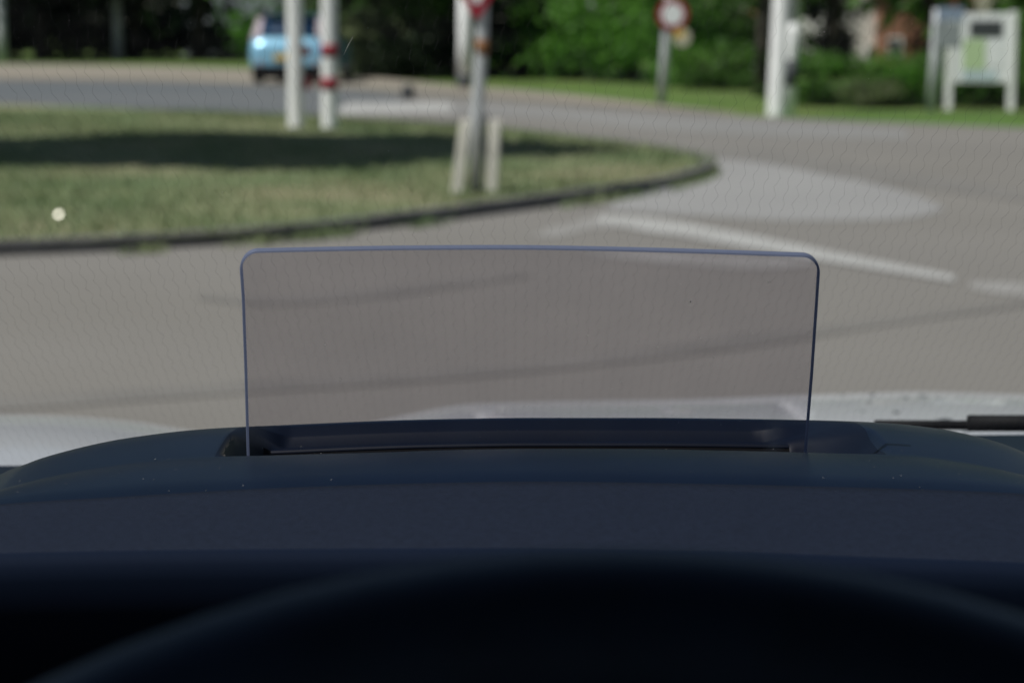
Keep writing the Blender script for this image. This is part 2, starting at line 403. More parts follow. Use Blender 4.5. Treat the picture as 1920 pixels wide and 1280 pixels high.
# weeds along the kerb foot
V = []; Fc = []
for i in range(800):
    pc = random.choice((270, 480, 585, 585, 640, 800, 1090, 1130, 1180, 1290, 1320, 1345)); q = min(1345, random.gauss(pc, 22))
    f = interp([(0, 481), (200, 472), (400, 460), (600, 442), (800, 418), (1000, 392), (1200, 362), (1300, 341), (1345, 324)])
    c = gnd(q, f(q) + random.uniform(1, 9)); h = random.uniform(.02, .075); a = random.uniform(0, 6.28)
    i0 = len(V); V += [(c.x - .012 * math.cos(a), c.y - .012 * math.sin(a), 0), (c.x + .012 * math.cos(a), c.y + .012 * math.sin(a), 0), (c.x + random.uniform(-.04, .04), c.y + random.uniform(-.04, .04), h)]
    Fc.append((i0, i0 + 1, i0 + 2))
me = bpy.data.meshes.new('kerb_weeds'); me.from_pydata(V, [], Fc)
o = obj('kerb_weeds', me, 'blade'); o['kind'] = 'stuff'; tag(o, 'green weeds growing along the foot of the island kerb', 'weeds')

# ================================================================== VEGETATION
def leafcloud(n_clump, per, rad, leaf, zlo=-1.0, seed=0, shell=.55, crf=(.12, .3), lobes=None):
    r = np.random.default_rng(seed)
    c = r.normal(size=(n_clump, 3)); c /= np.linalg.norm(c, axis=1, keepdims=True)
    c *= (r.uniform(shell, 1.0, (n_clump, 1)) ** .6) * (1 + .22 * np.sin(c[:, :1] * 5 + seed) * np.cos(c[:, 1:2] * 4 + seed))
    c[:, 2] = np.maximum(c[:, 2], zlo)
    if lobes:
        lb = np.array(lobes)[r.choice(len(lobes), n_clump, p=np.array([q[3] ** 2 for q in lobes]) / sum(q[3] ** 2 for q in lobes))]
        c = lb[:, :3] + c * lb[:, 3:4]
    c = c * np.array(rad)
    cr = r.uniform(*crf, (n_clump, 1, 1)) * min(rad)
    p = c[:, None, :] + r.normal(size=(n_clump, per, 3)) * cr * np.array([1, 1, .75])
    p = p.reshape(-1, 3); n = len(p)
    nrm = r.normal(size=(n, 3)) + np.array([0, 0, .6]); nrm /= np.linalg.norm(nrm, axis=1, keepdims=True)
    t = np.cross(nrm, r.normal(size=(n, 3))); t /= np.linalg.norm(t, axis=1, keepdims=True); b = np.cross(nrm, t)
    s = leaf * r.uniform(.5, 1.2, (n, 1))
    V = np.stack([p - t * s, p - b * s * .55, p + t * s, p + b * s * .55], 1).reshape(-1, 3)
    me = bpy.data.meshes.new('foliage'); me.vertices.add(len(V)); me.vertices.foreach_set('co', V.astype(np.float32).ravel())
    me.loops.add(n * 4); me.loops.foreach_set('vertex_index', np.arange(n * 4, dtype=np.int32))
    me.polygons.add(n); me.polygons.foreach_set('loop_start', np.arange(0, n * 4, 4, dtype=np.int32))
    me.update(calc_edges=True); return me
CLOUDS = {}
def cloud(kind, var, mat):
    k = (kind, var, mat)
    if k not in CLOUDS:
        if kind == 'crown' and var == 5: me = leafcloud(300, 110, (1, 1, .8), .09, seed=var, shell=.1, crf=(.05, .13), lobes=[(-.1, .05, 0, .5), (-.9, .5, 0, .24), (-1.0, -.4, 0, .27), (-.75, .05, 0, .3), (-.35, .75, 0, .34), (.25, .62, 0, .38), (.62, .05, 0, .4), (.2, -.55, 0, .4), (-.5, -.5, 0, .38)])
        elif kind == 'crown': me = leafcloud(44, 76, (1, 1, .8), .095, seed=var, shell=.3, crf=(.14, .34))
        else: me = leafcloud(30, 90, (1, 1, 1), .08, zlo=-.9, seed=10 + var, shell=.3, crf=(.12, .30))
        me.materials.append(M[mat]); CLOUDS[k] = me
    return CLOUDS[k]
def tree(label, x, y, trunk_r, crown_z, crown_r, crown_h, mat, var, group='trees behind the road', name='tree'):
    t = empty(name, (x, y, -.03)); tag(t, label, 'tree', group)
    bm = bmesh.new(); r = random.Random(var * 7 + int(x * 3))
    pts = [(0, 0, -.1), (r.uniform(-.05, .05), 0, crown_z * .4), (r.uniform(-.15, .15), r.uniform(-.1, .1), crown_z * .8), (r.uniform(-.2, .2), 0, crown_z + crown_h * .5)]
    tube(bm, pts, [trunk_r * 1.35, trunk_r, trunk_r * .85, trunk_r * .35], 10)
    for k in range(6):
        a = k * 1.05 + r.random(); z0 = crown_z * r.uniform(.7, 1.0)
        tube(bm, [(0, 0, z0), (math.cos(a) * crown_r * .35, math.sin(a) * crown_r * .35, z0 + crown_h * .22), (math.cos(a) * crown_r * .75, math.sin(a) * crown_r * .75, z0 + crown_h * r.uniform(.3, .6))], [trunk_r * .45, trunk_r * .3, trunk_r * .1], 6)
    obj('trunk', bm, 'bark', t)
    c = obj('crown', cloud('crown', var, mat), mat, t); c.location = (0, 0, crown_z + crown_h * .5); c.scale = (crown_r, crown_r, crown_h * .62); c.rotation_euler = (0, 0, 0 if var == 5 else var * 1.3 + x)
    return t
def shrub(label, x, y, r, h, mat, var, group='shrubs at the roadside', ry=None):
    t = empty('shrub', (x, y, -.03)); tag(t, label, 'shrub', group)
    bm = bmesh.new(); q = random.Random(var + int(x * 11))
    for k in range(5):
        a = q.uniform(0, 6.28); tube(bm, [(0, 0, -.05), (math.cos(a) * r * .3, math.sin(a) * r * .3, h * .45), (math.cos(a) * r * .55, math.sin(a) * r * .55, h * .8)], [.05, .035, .01], 5)
    obj('stem', bm, 'bark', t)
    c = obj('foliage', cloud('shrub', var, mat), mat, t); c.location = (0, 0, h * .5); c.scale = (r, ry or r, h * .55); c.rotation_euler = (0, 0, x * 2.1 + var)
    return t

# tree beside the frame whose shadow lies across the island
tree('leafy tree on the island left of the view, casting the dark shadow on the grass', -6.95, 18.1, .16, 6.9, 2.95, 3.0, 'leaf_mid', 5, group='island tree')

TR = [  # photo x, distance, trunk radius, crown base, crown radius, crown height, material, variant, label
    (-150, 92, .30, 2.6, 7.0, 11, 'leaf_shaded', 0, 'dark tree beyond the far road at the far left edge of the view'),
    (95, 96, .28, 2.4, 6.5, 11, 'leaf_shaded', 1, 'dark tree left of the thin grey lamp pole'),
    (270, 95, .26, 2.6, 6.0, 10, 'leaf_shaded', 2, 'dark tree just right of the thin grey lamp pole'),
    (385, 94, .32, 2.8, 5.0, 10, 'leaf_shaded', 3, 'dark trunked tree left of the light blue car'),
    (730, 60, .26, 2.4, 5.0, 9, 'leaf_shaded', 1, 'dark tree right of the two white posts'),
    (845, 61, .30, 2.4, 5.5, 9, 'leaf_shaded', 0, 'dark tree behind the post with the triangular sign'),
    (985, 60, .28, 2.3, 5.0, 9, 'leaf_shaded', 2, 'dark tree between the triangular sign and the small grey sign'),
    (1120, 60, .18, 2.4, 2.6, 6, 'leaf_sunlit', 4, 'bright green tree behind the small grey sign'),
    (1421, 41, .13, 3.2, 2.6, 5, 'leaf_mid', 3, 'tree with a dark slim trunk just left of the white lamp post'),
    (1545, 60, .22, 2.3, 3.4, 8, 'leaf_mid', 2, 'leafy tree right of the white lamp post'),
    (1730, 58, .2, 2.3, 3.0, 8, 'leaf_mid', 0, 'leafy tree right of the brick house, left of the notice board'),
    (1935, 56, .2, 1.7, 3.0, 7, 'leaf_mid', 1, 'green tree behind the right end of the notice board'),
]
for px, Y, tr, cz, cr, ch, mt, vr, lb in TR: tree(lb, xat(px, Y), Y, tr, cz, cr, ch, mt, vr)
SH = [
    (-60, 100, 3.2, 3.4, 'leaf_shaded', 0, 'dark shrub at the far left edge beyond the far road'),
    (60, 101, 3.0, 3.2, 'leaf_shaded', 1, 'dark shrub second from the left beyond the far road'),
    (160, 99, 2.8, 3.4, 'leaf_shaded', 2, 'dark shrub left of the foot of the grey lamp pole'),
    (270, 100, 3.0, 3.0, 'leaf_shaded', 0, 'dark shrub right of the foot of the grey lamp pole'),
    (345, 102, 2.4, 2.6, 'leaf_shaded', 1, 'dark shrub below the pale house wall on the left'),
    (455, 96, 2.2, 1.5, 'leaf_shaded', 2, 'low dark shrub directly left of the light blue car'),
    (575, 80, 2.6, 4.5, 'leaf_sunlit', 0, 'bright green shrub behind the roof of the light blue car'),
    (690, 58, 1.5, 1.9, 'leaf_pale', 1, 'pale green shrub right of the two white posts'),
    (800, 59, 2.0, 2.4, 'leaf_mid', 2, 'green shrub between the white posts and the triangular sign'),
    (748, 57, 1.3, 1.5, 'leaf_shaded', 0, 'low dark shrub on the verge behind the small dark marker'),
    (940, 58, 1.8, 1.7, 'leaf_shaded', 1, 'dark shrub right of the pole with the triangular sign'),
    (865, 58.5, 1.5, 1.9, 'leaf_shaded', 2, 'dark shrub behind the pole with the triangular sign'),
    (1020, 58, 1.4, 2.0, 'leaf_shaded', 2, 'green shrub left of the small grey sign'),
    (1085, 56, 1.6, 2.8, 'leaf_sunlit', 0, 'bright green shrub directly behind the small grey sign'),
    (1180, 53, 1.7, 3.4, 'leaf_sunlit', 1, 'tall bright green shrub left of the round red sign'),
    (1265, 49, 1.4, 3.2, 'leaf_sunlit', 2, 'tall bright green shrub behind the round red sign'),
    (1345, 46, 1.2, 1.0, 'leaf_mid', 0, 'low green shrub right of the round red sign'),
    (1395, 50, 1.2, 3.4, 'leaf_mid', 1, 'green shrub behind the dark slim trunk'),
    (1560, 36.5, 1.3, .85, 'leaf_mid', 2, 'low rounded shrub right of the white lamp post'),
    (1660, 36.3, 1.3, .85, 'leaf_sunlit', 0, 'low green shrub below the brick house'),
    (1765, 36.6, 1.3, .9, 'leaf_mid', 1, 'low green shrub behind the legs of the notice board'),
    (1880, 36.2, 1.3, 1.0, 'leaf_mid', 2, 'low green shrub right of the notice board legs'),
    (1540, 62, 1.0, 2.7, 'leaf_shaded', 0, 'tall dark shrub left of the white house'),
    (1752, 60, 1.2, 2.8, 'leaf_shaded', 2, 'tall dark shrub between the brick house and the notice board'),
    (1985, 40, 1.6, 1.8, 'leaf_mid', 0, 'green shrub at the right edge of the view'),
    (1625, 34.8, .5, .5, 'leaf_pale', 1, 'small pale flowering shrub in front of the low shrubs'),
]
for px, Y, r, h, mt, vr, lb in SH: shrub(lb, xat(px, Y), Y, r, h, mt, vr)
# far wood closing the horizon
me = leafcloud(900, 30, (1, 1, 1), .02, seed=77, shell=.2)
co = np.empty(len(me.vertices) * 3, np.float32); me.vertices.foreach_get('co', co)
fw = obj('far_wood', me, 'leaf_shaded'); fw.location = (0, 142, 5.5); fw.scale = (85, 9, 7.5); fw['kind'] = 'stuff'; tag(fw, 'dark wood closing the horizon behind the houses', 'wood')

# ================================================================== HOUSES
def house(label, px, Y, wd, dp, hw, hr, wallm, rz, wins, door=None):
    t = empty('house', (xat(px, Y), Y, -.03), rz); tag(t, label, 'house')
    bm = bmesh.new(); box(bm, -wd / 2, wd / 2, 0, dp, 0, hw)
    for y in (0, dp):
        v = [bm.verts.new(q) for q in ((-wd / 2, y, hw), (wd / 2, y, hw), (0, y, hw + hr))]; bm.faces.new(v)
    obj('wall', bm, wallm, t)
    bm = bmesh.new(); o_ = .35; th = .16
    for s in (-1, 1):
        P = [(0, hr + .02), (s * (wd / 2 + o_), -o_ * hr / (wd / 2) + .02), (s * (wd / 2 + o_), -o_ * hr / (wd / 2) + th), (0, hr + th + .02)]
        a = [bm.verts.new((q[0], -o_, hw + q[1])) for q in P]; b = [bm.verts.new((q[0], dp + o_, hw + q[1])) for q in P]
        bm.faces.new(a); bm.faces.new(b[::-1])
        for k in range(4): bm.faces.new((a[k], b[k], b[(k + 1) % 4], a[(k + 1) % 4]))
    rf = obj('roof', bm, 'tile', t)
    bm = bmesh.new(); box(bm, wd * .15, wd * .15 + .6, dp * .5, dp * .5 + .6, hw + hr * .5, hw + hr + .8); obj('chimney', bm, 'brick', rf)
    for (x, z, w_, h_) in wins:
        bm = bmesh.new()
        for (a, b, c, d) in ((x - w_ / 2, x + w_ / 2, z, z + .07), (x - w_ / 2, x + w_ / 2, z + h_ - .07, z + h_), (x - w_ / 2, x - w_ / 2 + .07, z + .07, z + h_ - .07), (x + w_ / 2 - .07, x + w_ / 2, z + .07, z + h_ - .07)):
            box(bm, a, b, -.05, -.003, c, d)
        f = obj('window', bm, 'signwhite', t)
        bm = bmesh.new(); box(bm, x - w_ / 2 + .07, x + w_ / 2 - .07, -.02, -.004, z + .07, z + h_ - .07); obj('pane', bm, 'pane', f)
    if door:
        bm = bmesh.new(); box(bm, door - .5, door + .5, -.05, -.003, 0, 2.1, .01); d = obj('door', bm, 'darkgrey', t)
        bm = bmesh.new(); tube(bm, [(door + .35, -.05, 1.05), (door + .35, -.1, 1.05)], .03, 8); obj('handle', bm, 'greypost', d)
house('white rendered house glimpsed between the trees right of the white lamp post', 1590, 78, 2.2, 7, 2.9, 1.3, 'render_white', 0, [(.65, .15, .55, .55), (.0, 3.1, .5, .6)])
house('red brick house glimpsed beside the white house between the trees', 1722, 77, 3.4, 8, 3.0, 2.2, 'brick', 0, [(-1.15, .25, .5, .8), (.45, .25, .7, 1.1)], None)
house('pale bluish house wall glimpsed left of the light blue car', 448, 112, 5.2, 9, 5.5, 3.0, 'render_grey', R(4), [(-1.2, .6, 1.0, 1.2), (.9, .9, 1.3, 1.2), (-.9, 3.4, 1.1, 1.3), (1.2, 3.4, 1.1, 1.3)], 2.1)
house('narrow cream house front rising behind the notice board', 1850, 88, 1.7, 7, 5.0, 2.0, 'cream', 0, [(-.3, .6, .5, .9), (.35, 3, .5, 1)])
house('grey shed glimpsed between the round sign and the slim dark trunk', 1370, 72, 2.0, 4, 1.1, .7, 'render_grey', R(-10), [(-.5, .3, .5, .5), (.4, .3, .5, .5)])

# ================================================================== POSTS AND SIGNS
def base(px, row, z=0): c = gnd(px, row, z); return (c.x, c.y, 0 if z == 0 else z - .02)
def post_mesh(r, h, n=14, lean=0.0, capr=None):
    bm = bmesh.new(); tube(bm, [(0, 0, -.05), (0, 0, .02), (lean * h * .5, 0, h * .5), (lean * h, 0, h - .01), (lean * h, 0, h)], [r * 1.02, r, r, r, r * .8], n); return bm
# two white posts on the island's far side
for k, (px, row, lb) in enumerate(((555, 237, 'plain white round post on the island, left of its banded twin'), (618, 239, 'white round post with two red bands in front of the light blue car'))):
    t = empty('white_post', base(px, row, KH)); tag(t, lb, 'post', 'white posts on the island')
    obj('shaft', post_mesh(.094, 3.6, lean=(0, .008)[k]), 'whitepost', t)
    bm = bmesh.new(); tube(bm, [(0, 0, -.05), (0, 0, .02)], .11, 14); obj('collar', bm, 'kerb', t)
    s = 4000 / gnd(px, row, KH).y
    for zc in ((row - 94) / s, (row - 155) / s):
        if k == 1:
            bm = bmesh.new(); tube(bm, [(.008 * zc, 0, zc - .075), (.008 * zc, 0, zc + .075)], .098, 16, cap=True); obj('red_band', bm, 'red', t)
        else:
            bm = bmesh.new(); box(bm, .094, .18, -.01, .01, zc - .065, zc + .065, .004); obj('reflector', bm, 'red', t)
# near sign pole with two timber stakes
c = base(900, 354, KH)
t = empty('sign_pole', c); tag(t, 'grey metal sign pole with a rusty joint standing between two timber stakes', 'sign pole')
bm = bmesh.new(); tube(bm, [(-.035, 0, -.05), (-.02, 0, .54), (.012, 0, 1.05), (.03, 0, 1.6), (.05, 0, 2.6)], [.048, .047, .046, .045, .044], 14); obj('pole', bm, 'greypost', t)
bm = bmesh.new(); tube(bm, [(.012, 0, .97), (.016, 0, 1.08)], .049, 14); obj('rusty_joint', bm, 'rust', t)
bm = bmesh.new(); box(bm, .036, .056, -.02, .06, 0, .55, .004); obj('gap_strip', bm, 'darkgrey', t)  # dark strip standing in for the dark gap between pole and stake
def tri_sign(parent, cx_, y, ztip, side):
    h = side * .866
    def prism(name, s, y0, y1, mat):
        hh = h * s; zc = ztip + h * 2 / 3
        pts = []
        corners = [(cx_, zc - hh * 2 / 3), (cx_ + side * s / 2, zc + hh / 3), (cx_ - side * s / 2, zc + hh / 3)]
        r = .05 * s
        for i in range(3):
            a = Vector(corners[i]); p0 = Vector(corners[i - 1]); p1 = Vector(corners[(i + 1) % 3])
            d0 = (p0 - a).normalized(); d1 = (p1 - a).normalized()
            A = a + d0 * r * 1.7; B = a + d1 * r * 1.7
            for k in range(6):
                u = k / 5; pts.append((1 - u) ** 2 * A + 2 * u * (1 - u) * a + u * u * B)
        bm = bmesh.new(); f0 = [bm.verts.new((q.x, y0, q.y)) for q in pts]; f1 = [bm.verts.new((q.x, y1, q.y)) for q in pts]
        bm.faces.new(f0); bm.faces.new(f1[::-1])
        for k in range(len(pts)): bm.faces.new((f0[k - 1], f0[k], f1[k], f1[k - 1]))
        return bm
    s0 = obj('triangular_sign', prism('a', 1, y - .01, y, 'red'), 'red', parent); obj('sign_face', prism('b', .72, y - .014, y - .0105, 'signwhite'), 'signwhite', s0)
tri_sign(t, -.02, -.065, 1.19, .7)
for px, top, bot, lb in ((854, 874, 0, 'weathered timber stake leaning on the left of the grey sign pole'), (921, 929, 0, 'weathered timber stake on the right of the grey sign pole')):
    b_ = base(px, 357, KH); s = 4000 / b_[1]; ln = (top - px) / s
    bm = bmesh.new(); bmesh.ops.create_cube(bm, size=1)
    for v in bm.verts:
        u = v.co.z + .5; v.co = Vector((v.co.x * .082 + ln * u, v.co.y * .08, -.08 + u * .60))
    bmesh.ops.bevel(bm, geom=bm.edges[:], offset=.012, segments=2, affect='EDGES')
    o = obj('timber_stake', bm, 'wood'); o.location = b_; tag(o, lb, 'stake', 'stakes beside the sign pole')
# farther white post with dark foot behind the sign pole
b_ = base(870, 165); t = empty('white_marker_post', b_); tag(t, 'slim white post with a dark foot beyond the road behind the grey sign pole', 'post')
bm = bmesh.new(); tube(bm, [(0, 0, .28), (.02, 0, 1.0), (.03, 0, 2.9)], .15, 12); obj('shaft', bm, 'whitepost', t)
bm = bmesh.new(); tube(bm, [(0, 0, -.05), (0, 0, .28)], .155, 12); obj('foot', bm, 'darkgrey', t)
# round sign with red ring
def disc(bm, cx_, cz, r, y0, y1, n=32):
    tube(bm, [(cx_, y1, cz), (cx_, y0, cz)], r, n)
b_ = base(1240, 196); s = 4000 / b_[1]
t = empty('round_sign', b_); tag(t, 'round white traffic sign with a red ring on a slim grey pole', 'traffic sign')
bm = bmesh.new(); tube(bm, [(0, 0, -.05), (.06, 0, .9), (.10, 0, 1.55), (.11, 0, 1.8)], .075, 12); obj('pole', bm, 'greypost', t)
bm = bmesh.new(); disc(bm, 18 / s, (196 - 30) / s, 30 / s, -.10, -.085); f = obj('red_ring', bm, 'red', t)
bm = bmesh.new(); disc(bm, 18 / s, (196 - 30) / s, 20 / s, -.104, -.1005); obj('sign_face', bm, 'signwhite', f)
bm = bmesh.new(); disc(bm, 36 / s, (196 - 72) / s, 17 / s, -.10, -.09); f = obj('round_plate', bm, 'cream', t)
bm = bmesh.new(); box(bm, 22 / s, 40 / s, -.106, -.101, (196 - 72) / s, (196 - 60) / s); obj('yellow_strip', bm, 'yellow', f)
# small grey sign
b_ = base(1105, 148); s = 4000 / b_[1]
t = empty('grey_sign', b_); tag(t, 'small pale grey sign on a pole in front of the bright green shrubs', 'traffic sign')
bm = bmesh.new(); tube(bm, [(0, 0, -.05), (0, 0, 2.6)], .13, 10); obj('pole', bm, 'greypost', t)
bm = bmesh.new(); box(bm, -.38, .2, -.16, -.13, (148 - 66) / s, (148 - 35) / s, .01); obj('sign_panel', bm, 'signgrey', t)
# white lamp post and the shorter post beside it
b_ = base(1456, 216); s = 4000 / b_[1]
t = empty('lamp_post', b_); tag(t, 'tall thick white lamp post standing on the right verge', 'lamp post')
bm = bmesh.new(); tube(bm, [(0, 0, -.05), (0, 0, .02), (.05, 0, 1.6), (.16, 0, 4.5), (.2, 0, 6.0)], [.15, .145, .135, .10, .08], 16); obj('shaft', bm, 'whitepost', t)
bm = bmesh.new(); tube(bm, [(.2, 0, 5.9), (.2, -.3, 6.3), (.2, -1.2, 6.5)], [.06, .05, .04], 8); a = obj('arm', bm, 'whitepost', t)
bm = bmesh.new(); box(bm, .08, .32, -1.8, -1.15, 6.42, 6.56, .03); obj('lantern', bm, 'greypost', a)
b_ = base(1482, 217)
t = empty('marker_post', (b_[0], b_[1] + .12, 0)); tag(t, 'shorter white post with a grey patch close on the right of the lamp post', 'post')
bm = bmesh.new(); tube(bm, [(0, 0, -.05), (.04, 0, 1.2), (.045, 0, 1.32)], [.085, .085, .07], 12); obj('shaft', bm, 'whitepost', t)
bm = bmesh.new(); tube(bm, [(.012, 0, .42), (.026, 0, .80)], .088, 12); obj('grey_patch', bm, 'darkgrey', t)
bm = bmesh.new(); tube(bm, [(.04, 0, 1.3), (.05, 0, 3.2)], .06, 10); obj('upper_pipe', bm, 'greypost', t)
# notice board
b_ = base(1836, 203); s = 4000 / b_[1]
t = empty('notice_board', (b_[0], b_[1], 0), R(-8)); tag(t, 'white framed notice board on two legs with a pale green map', 'notice board', None)
W2 = 57 / s; zt = (203 - 28) / s; zb = (203 - 156) / s
for sx in (-1, 1):
    bm = bmesh.new(); box(bm, sx * W2 - .055, sx * W2 + .055, -.06, .06, -.05, zt + .03, .012); obj('leg', bm, 'whitepost', t)
bm = bmesh.new(); box(bm, -W2 + .057, W2 - .057, -.04, .04, zb, zt, .01); pn = obj('panel', bm, 'signwhite', t)
bm = bmesh.new(); box(bm, -22 / s, 38 / s, -.05, -.043, (203 - 72) / s, (203 - 42) / s); obj('dark_header', bm, 'darkgrey', pn)
bm = bmesh.new(); box(bm, -33 / s, 8 / s, -.05, -.043, (203 - 132) / s, (203 - 76) / s); obj('map_sheet', bm, 'boardgreen', pn)
bm = bmesh.new(); box(bm, 12 / s, 40 / s, -.05, -.043, (203 - 126) / s, (203 - 78) / s); obj('text_sheet', bm, 'signwhite', pn)
bm = bmesh.new(); box(bm, -33 / s, 30 / s, -.05, -.043, (203 - 150) / s, (203 - 136) / s); obj('lower_strip', bm, 'boardblue', pn)
b_ = base(1752, 206); s = 4000 / b_[1]
t = empty('blue_sign', b_); tag(t, 'faded blue-grey sign panel on a grey pole left of the notice board', 'sign')
bm = bmesh.new(); tube(bm, [(-.05, 0, -.05), (.03, 0, 1.55)], .085, 10); obj('pole', bm, 'greypost', t)
bm = bmesh.new(); box(bm, -.05, .36, -.12, -.09, (206 - 92) / s, (206 - 45) / s, .01); obj('lower_panel', bm, 'signgrey', t)
bm = bmesh.new(); box(bm, -.02, .40, -.125, -.09, (206 - 43) / s, (206 - 18) / s, .01); obj('upper_panel', bm, 'signblue', t)
# far thin lamp poles on the left
for px, row, lb in ((222, 112, 'thin grey lamp pole in front of the dark trees on the left'), (4, 116, 'thin bluish pole at the left edge of the view')):
    b_ = base(px, row); t = empty('lamp_pole', b_); tag(t, lb, 'lamp post', 'thin poles on the left verge')
    bm = bmesh.new(); tube(bm, [(0, 0, -.05), (0, 0, 1.2), (0, 0, 6)], [.22, .2, .13], 10); obj('shaft', bm, 'greypost', t)
    bm = bmesh.new(); box(bm, -.15, .15, -1.3, .15, 5.95, 6.12, .03); obj('lantern', bm, 'darkgrey', t)
# small dark marker on the far path
b_ = base(765, 187); t = empty('low_marker', b_); tag(t, 'small dark stub standing on the far path beside the road', 'marker')
bm = bmesh.new(); tube(bm, [(0, 0, 0), (0, 0, .2), (0, 0, .26)], [.12, .11, .07], 10); obj('stub', bm, 'darkgrey', t)
bm = bmesh.new(); tube(bm, [(0, 0, .0), (0, 0, .03)], .15, 12); obj('foot', bm, 'kerb', t)
# shiny scrap lying in the grass
b_ = gnd(110, 402, KH + .05); bm = bmesh.new()
half = (to_sun + (CAM - b_).normalized()).normalized(); q = half.to_track_quat('Z', 'Y')
P = [[q @ Vector(((i - 3) * .005, (j - 3) * .005, .0012 * math.sin(i * 2.1 + j) )) for j in range(7)] for i in range(7)]
grid(bm, P)
o = obj('foil_scrap', bm, 'foil'); o.location = b_
sm = o.modifiers.new('t', 'SOLIDIFY'); sm.thickness = .001
tag(o, 'small bright shiny scrap lying in the island grass at the left', 'litter')

# ================================================================== LIGHT BLUE CAR
def blue_car():
    c = gnd(541, 158); t = empty('parked_car', (c.x, c.y, 0), R(-4)); t.scale = (1.06, 1.06, 1.06); tag(t, 'light blue hatchback seen from behind on the far road', 'car')
    # cross sections along y (0 = rear): half width lower, half width at waist, roof half width, floor z, waist z, top z
    S = [(-.07, .62, .66, .50, .42, .66, .74), (-.03, .78, .82, .62, .30, .76, .88), (.11, .85, .885, .66, .24, .90, 1.05), (.32, .87, .89, .65, .22, .95, 1.28), (.62, .88, .89, .62, .22, .96, 1.50), (1.1, .885, .89, .60, .20, .95, 1.545),
         (1.9, .885, .89, .60, .20, .93, 1.55), (2.6, .885, .89, .58, .20, .92, 1.46), (3.2, .88, .885, .60, .20, .92, 1.10), (3.8, .86, .87, .62, .22, .86, .95), (4.25, .76, .78, .55, .26, .72, .80), (4.42, .58, .60, .40, .34, .60, .66)]
    def sec(p):
        y, a, b, r, f, wz, tz = p
        half = [(0, f), (a * .9, f), (a, f + .08), (b, (f + wz) / 2), (b * .985, wz), (lerp(b, r, .55), lerp(wz, tz, .5)), (r, tz - .045 * min(1, (tz - wz) / .3)), (r * .8, tz - .005), (0, tz)]
        full = [(-x, z) for x, z in half[::-1]][:-1] + half
        return [Vector((x, y, z)) for x, z in full]
    bm = bmesh.new(); P = [sec(p) for p in S]; V = grid(bm, P)
    bm.faces.new(V[0][:-1]); bm.faces.new(V[-1][:-1][::-1]); bmesh.ops.remove_doubles(bm, verts=bm.verts, dist=1e-4); bmesh.ops.recalc_face_normals(bm, faces=bm.faces[:])
    o = obj('body', bm, 'carblue', t, True); o.modifiers.new('s', 'SUBSURF').levels = 2; o.modifiers['s'].render_levels = 2
    def quad(name, pts, mat, parent=t, th=.02):
        bm = bmesh.new(); vs_ = [bm.verts.new(p_) for p_ in pts]; bm.faces.new(vs_); bmesh.ops.subdivide_edges(bm, edges=bm.edges[:], cuts=2, use_grid_fill=True)
        o = obj(name, bm, mat, parent, True); m_ = o.modifiers.new('t', 'SOLIDIFY'); m_.thickness = th; m_.offset = 0; return o
    quad('rear_window', [(-.62, .075, 1.05), (.62, .075, 1.05), (.58, .47, 1.46), (-.58, .47, 1.46)], 'rearglass')
    bm = bmesh.new(); box(bm, -.55, .55, .24, .62, 1.475, 1.515, .015); obj('spoiler', bm, 'rearglass', t)
    for s in (-1, 1):
        quad('tail_light', [(s * .62, .02, .92), (s * .88, .20, .92), (s * .74, .46, 1.44), (s * .60, .36, 1.44)], 'lampclear')
        quad('side_window', [(s * .845, .75, 1.02), (s * .85, 2.75, 1.02), (s * .66, 2.35, 1.42), (s * .67, .95, 1.45)], 'carglass')
        bm = bmesh.new(); disc(bm, s * .62, .46, .05, -.09, -.05, 16); obj('reflector', bm, 'lampclear', t)
    bm = bmesh.new(); box(bm, -.30, .24, -.10, -.078, .52, .66, .005); obj('number_plate', bm, 'plate', t)
    bm = bmesh.new(); box(bm, -.78, .78, -.085, .2, .12, .40, .03); obj('bumper', bm, 'black', t)
    for s in (-1, 1):
        for y in (.75, 3.45):
            bm = bmesh.new(); tube(bm, [(s * .69, y, .31), (s * .72, y, .31), (s * .87, y, .31), (s * .895, y, .31)], [.27, .31, .31, .27], 22); wv = obj('wheel', bm, 'rubber', t)
            bm = bmesh.new(); tube(bm, [(s * .85, y, .31), (s * .905, y, .31)], .2, 18); obj('rim', bm, 'rim', wv)
blue_car()

# ================================================================== OUR CAR
car = empty('car', (0.37, 1.0, 0)); tag(car, 'car seen from inside: dark dashboard, raised clear display pane, windscreen and silver bonnet', 'car')
bpy.context.view_layer.update()
def cpart(name, bm, mat, parent=None, smooth=False):
    o = obj(name, bm, mat, None, smooth)
    o.parent = parent or car
    if not parent: o.matrix_parent_inverse = Matrix.Translation((-0.37, -1.0, 0))
    return o
CENTER = .37

# ---------------- instrument hood
r_crest = interp([(-160, 1010), (-60, 950), (-15, 905), (20, 880), (60, 866), (130, 846), (250, 820), (400, 803), (520, 797), (800, 786), (1000, 783), (1200, 783), (1400, 785), (1550, 788), (1650, 792), (1750, 802), (1850, 823), (1920, 850), (2000, 886), (2100, 950), (2250, 1060)])
r_lip = interp([(-160, 1030), (-60, 965), (0, 925), (100, 893), (200, 875), (300, 862), (400, 856), (520, 853), (700, 848), (900, 842), (1000, 841), (1150, 841), (1350, 844), (1510, 848), (1690, 853), (1800, 866), (1920, 893), (2050, 945), (2250, 1040)])
r_pad0 = interp([(-200, 985), (0, 946), (200, 933), (500, 916), (800, 906), (1000, 903), (1300, 907), (1600, 914), (1920, 926), (2200, 965)])
r_pad1 = interp([(-200, 1040), (0, 1032), (300, 1026), (700, 1023), (1000, 1022), (1300, 1026), (1600, 1038), (1920, 1050), (2200, 1075)])
YC, YL, YP0, YP1 = .862, .768, .700, .622
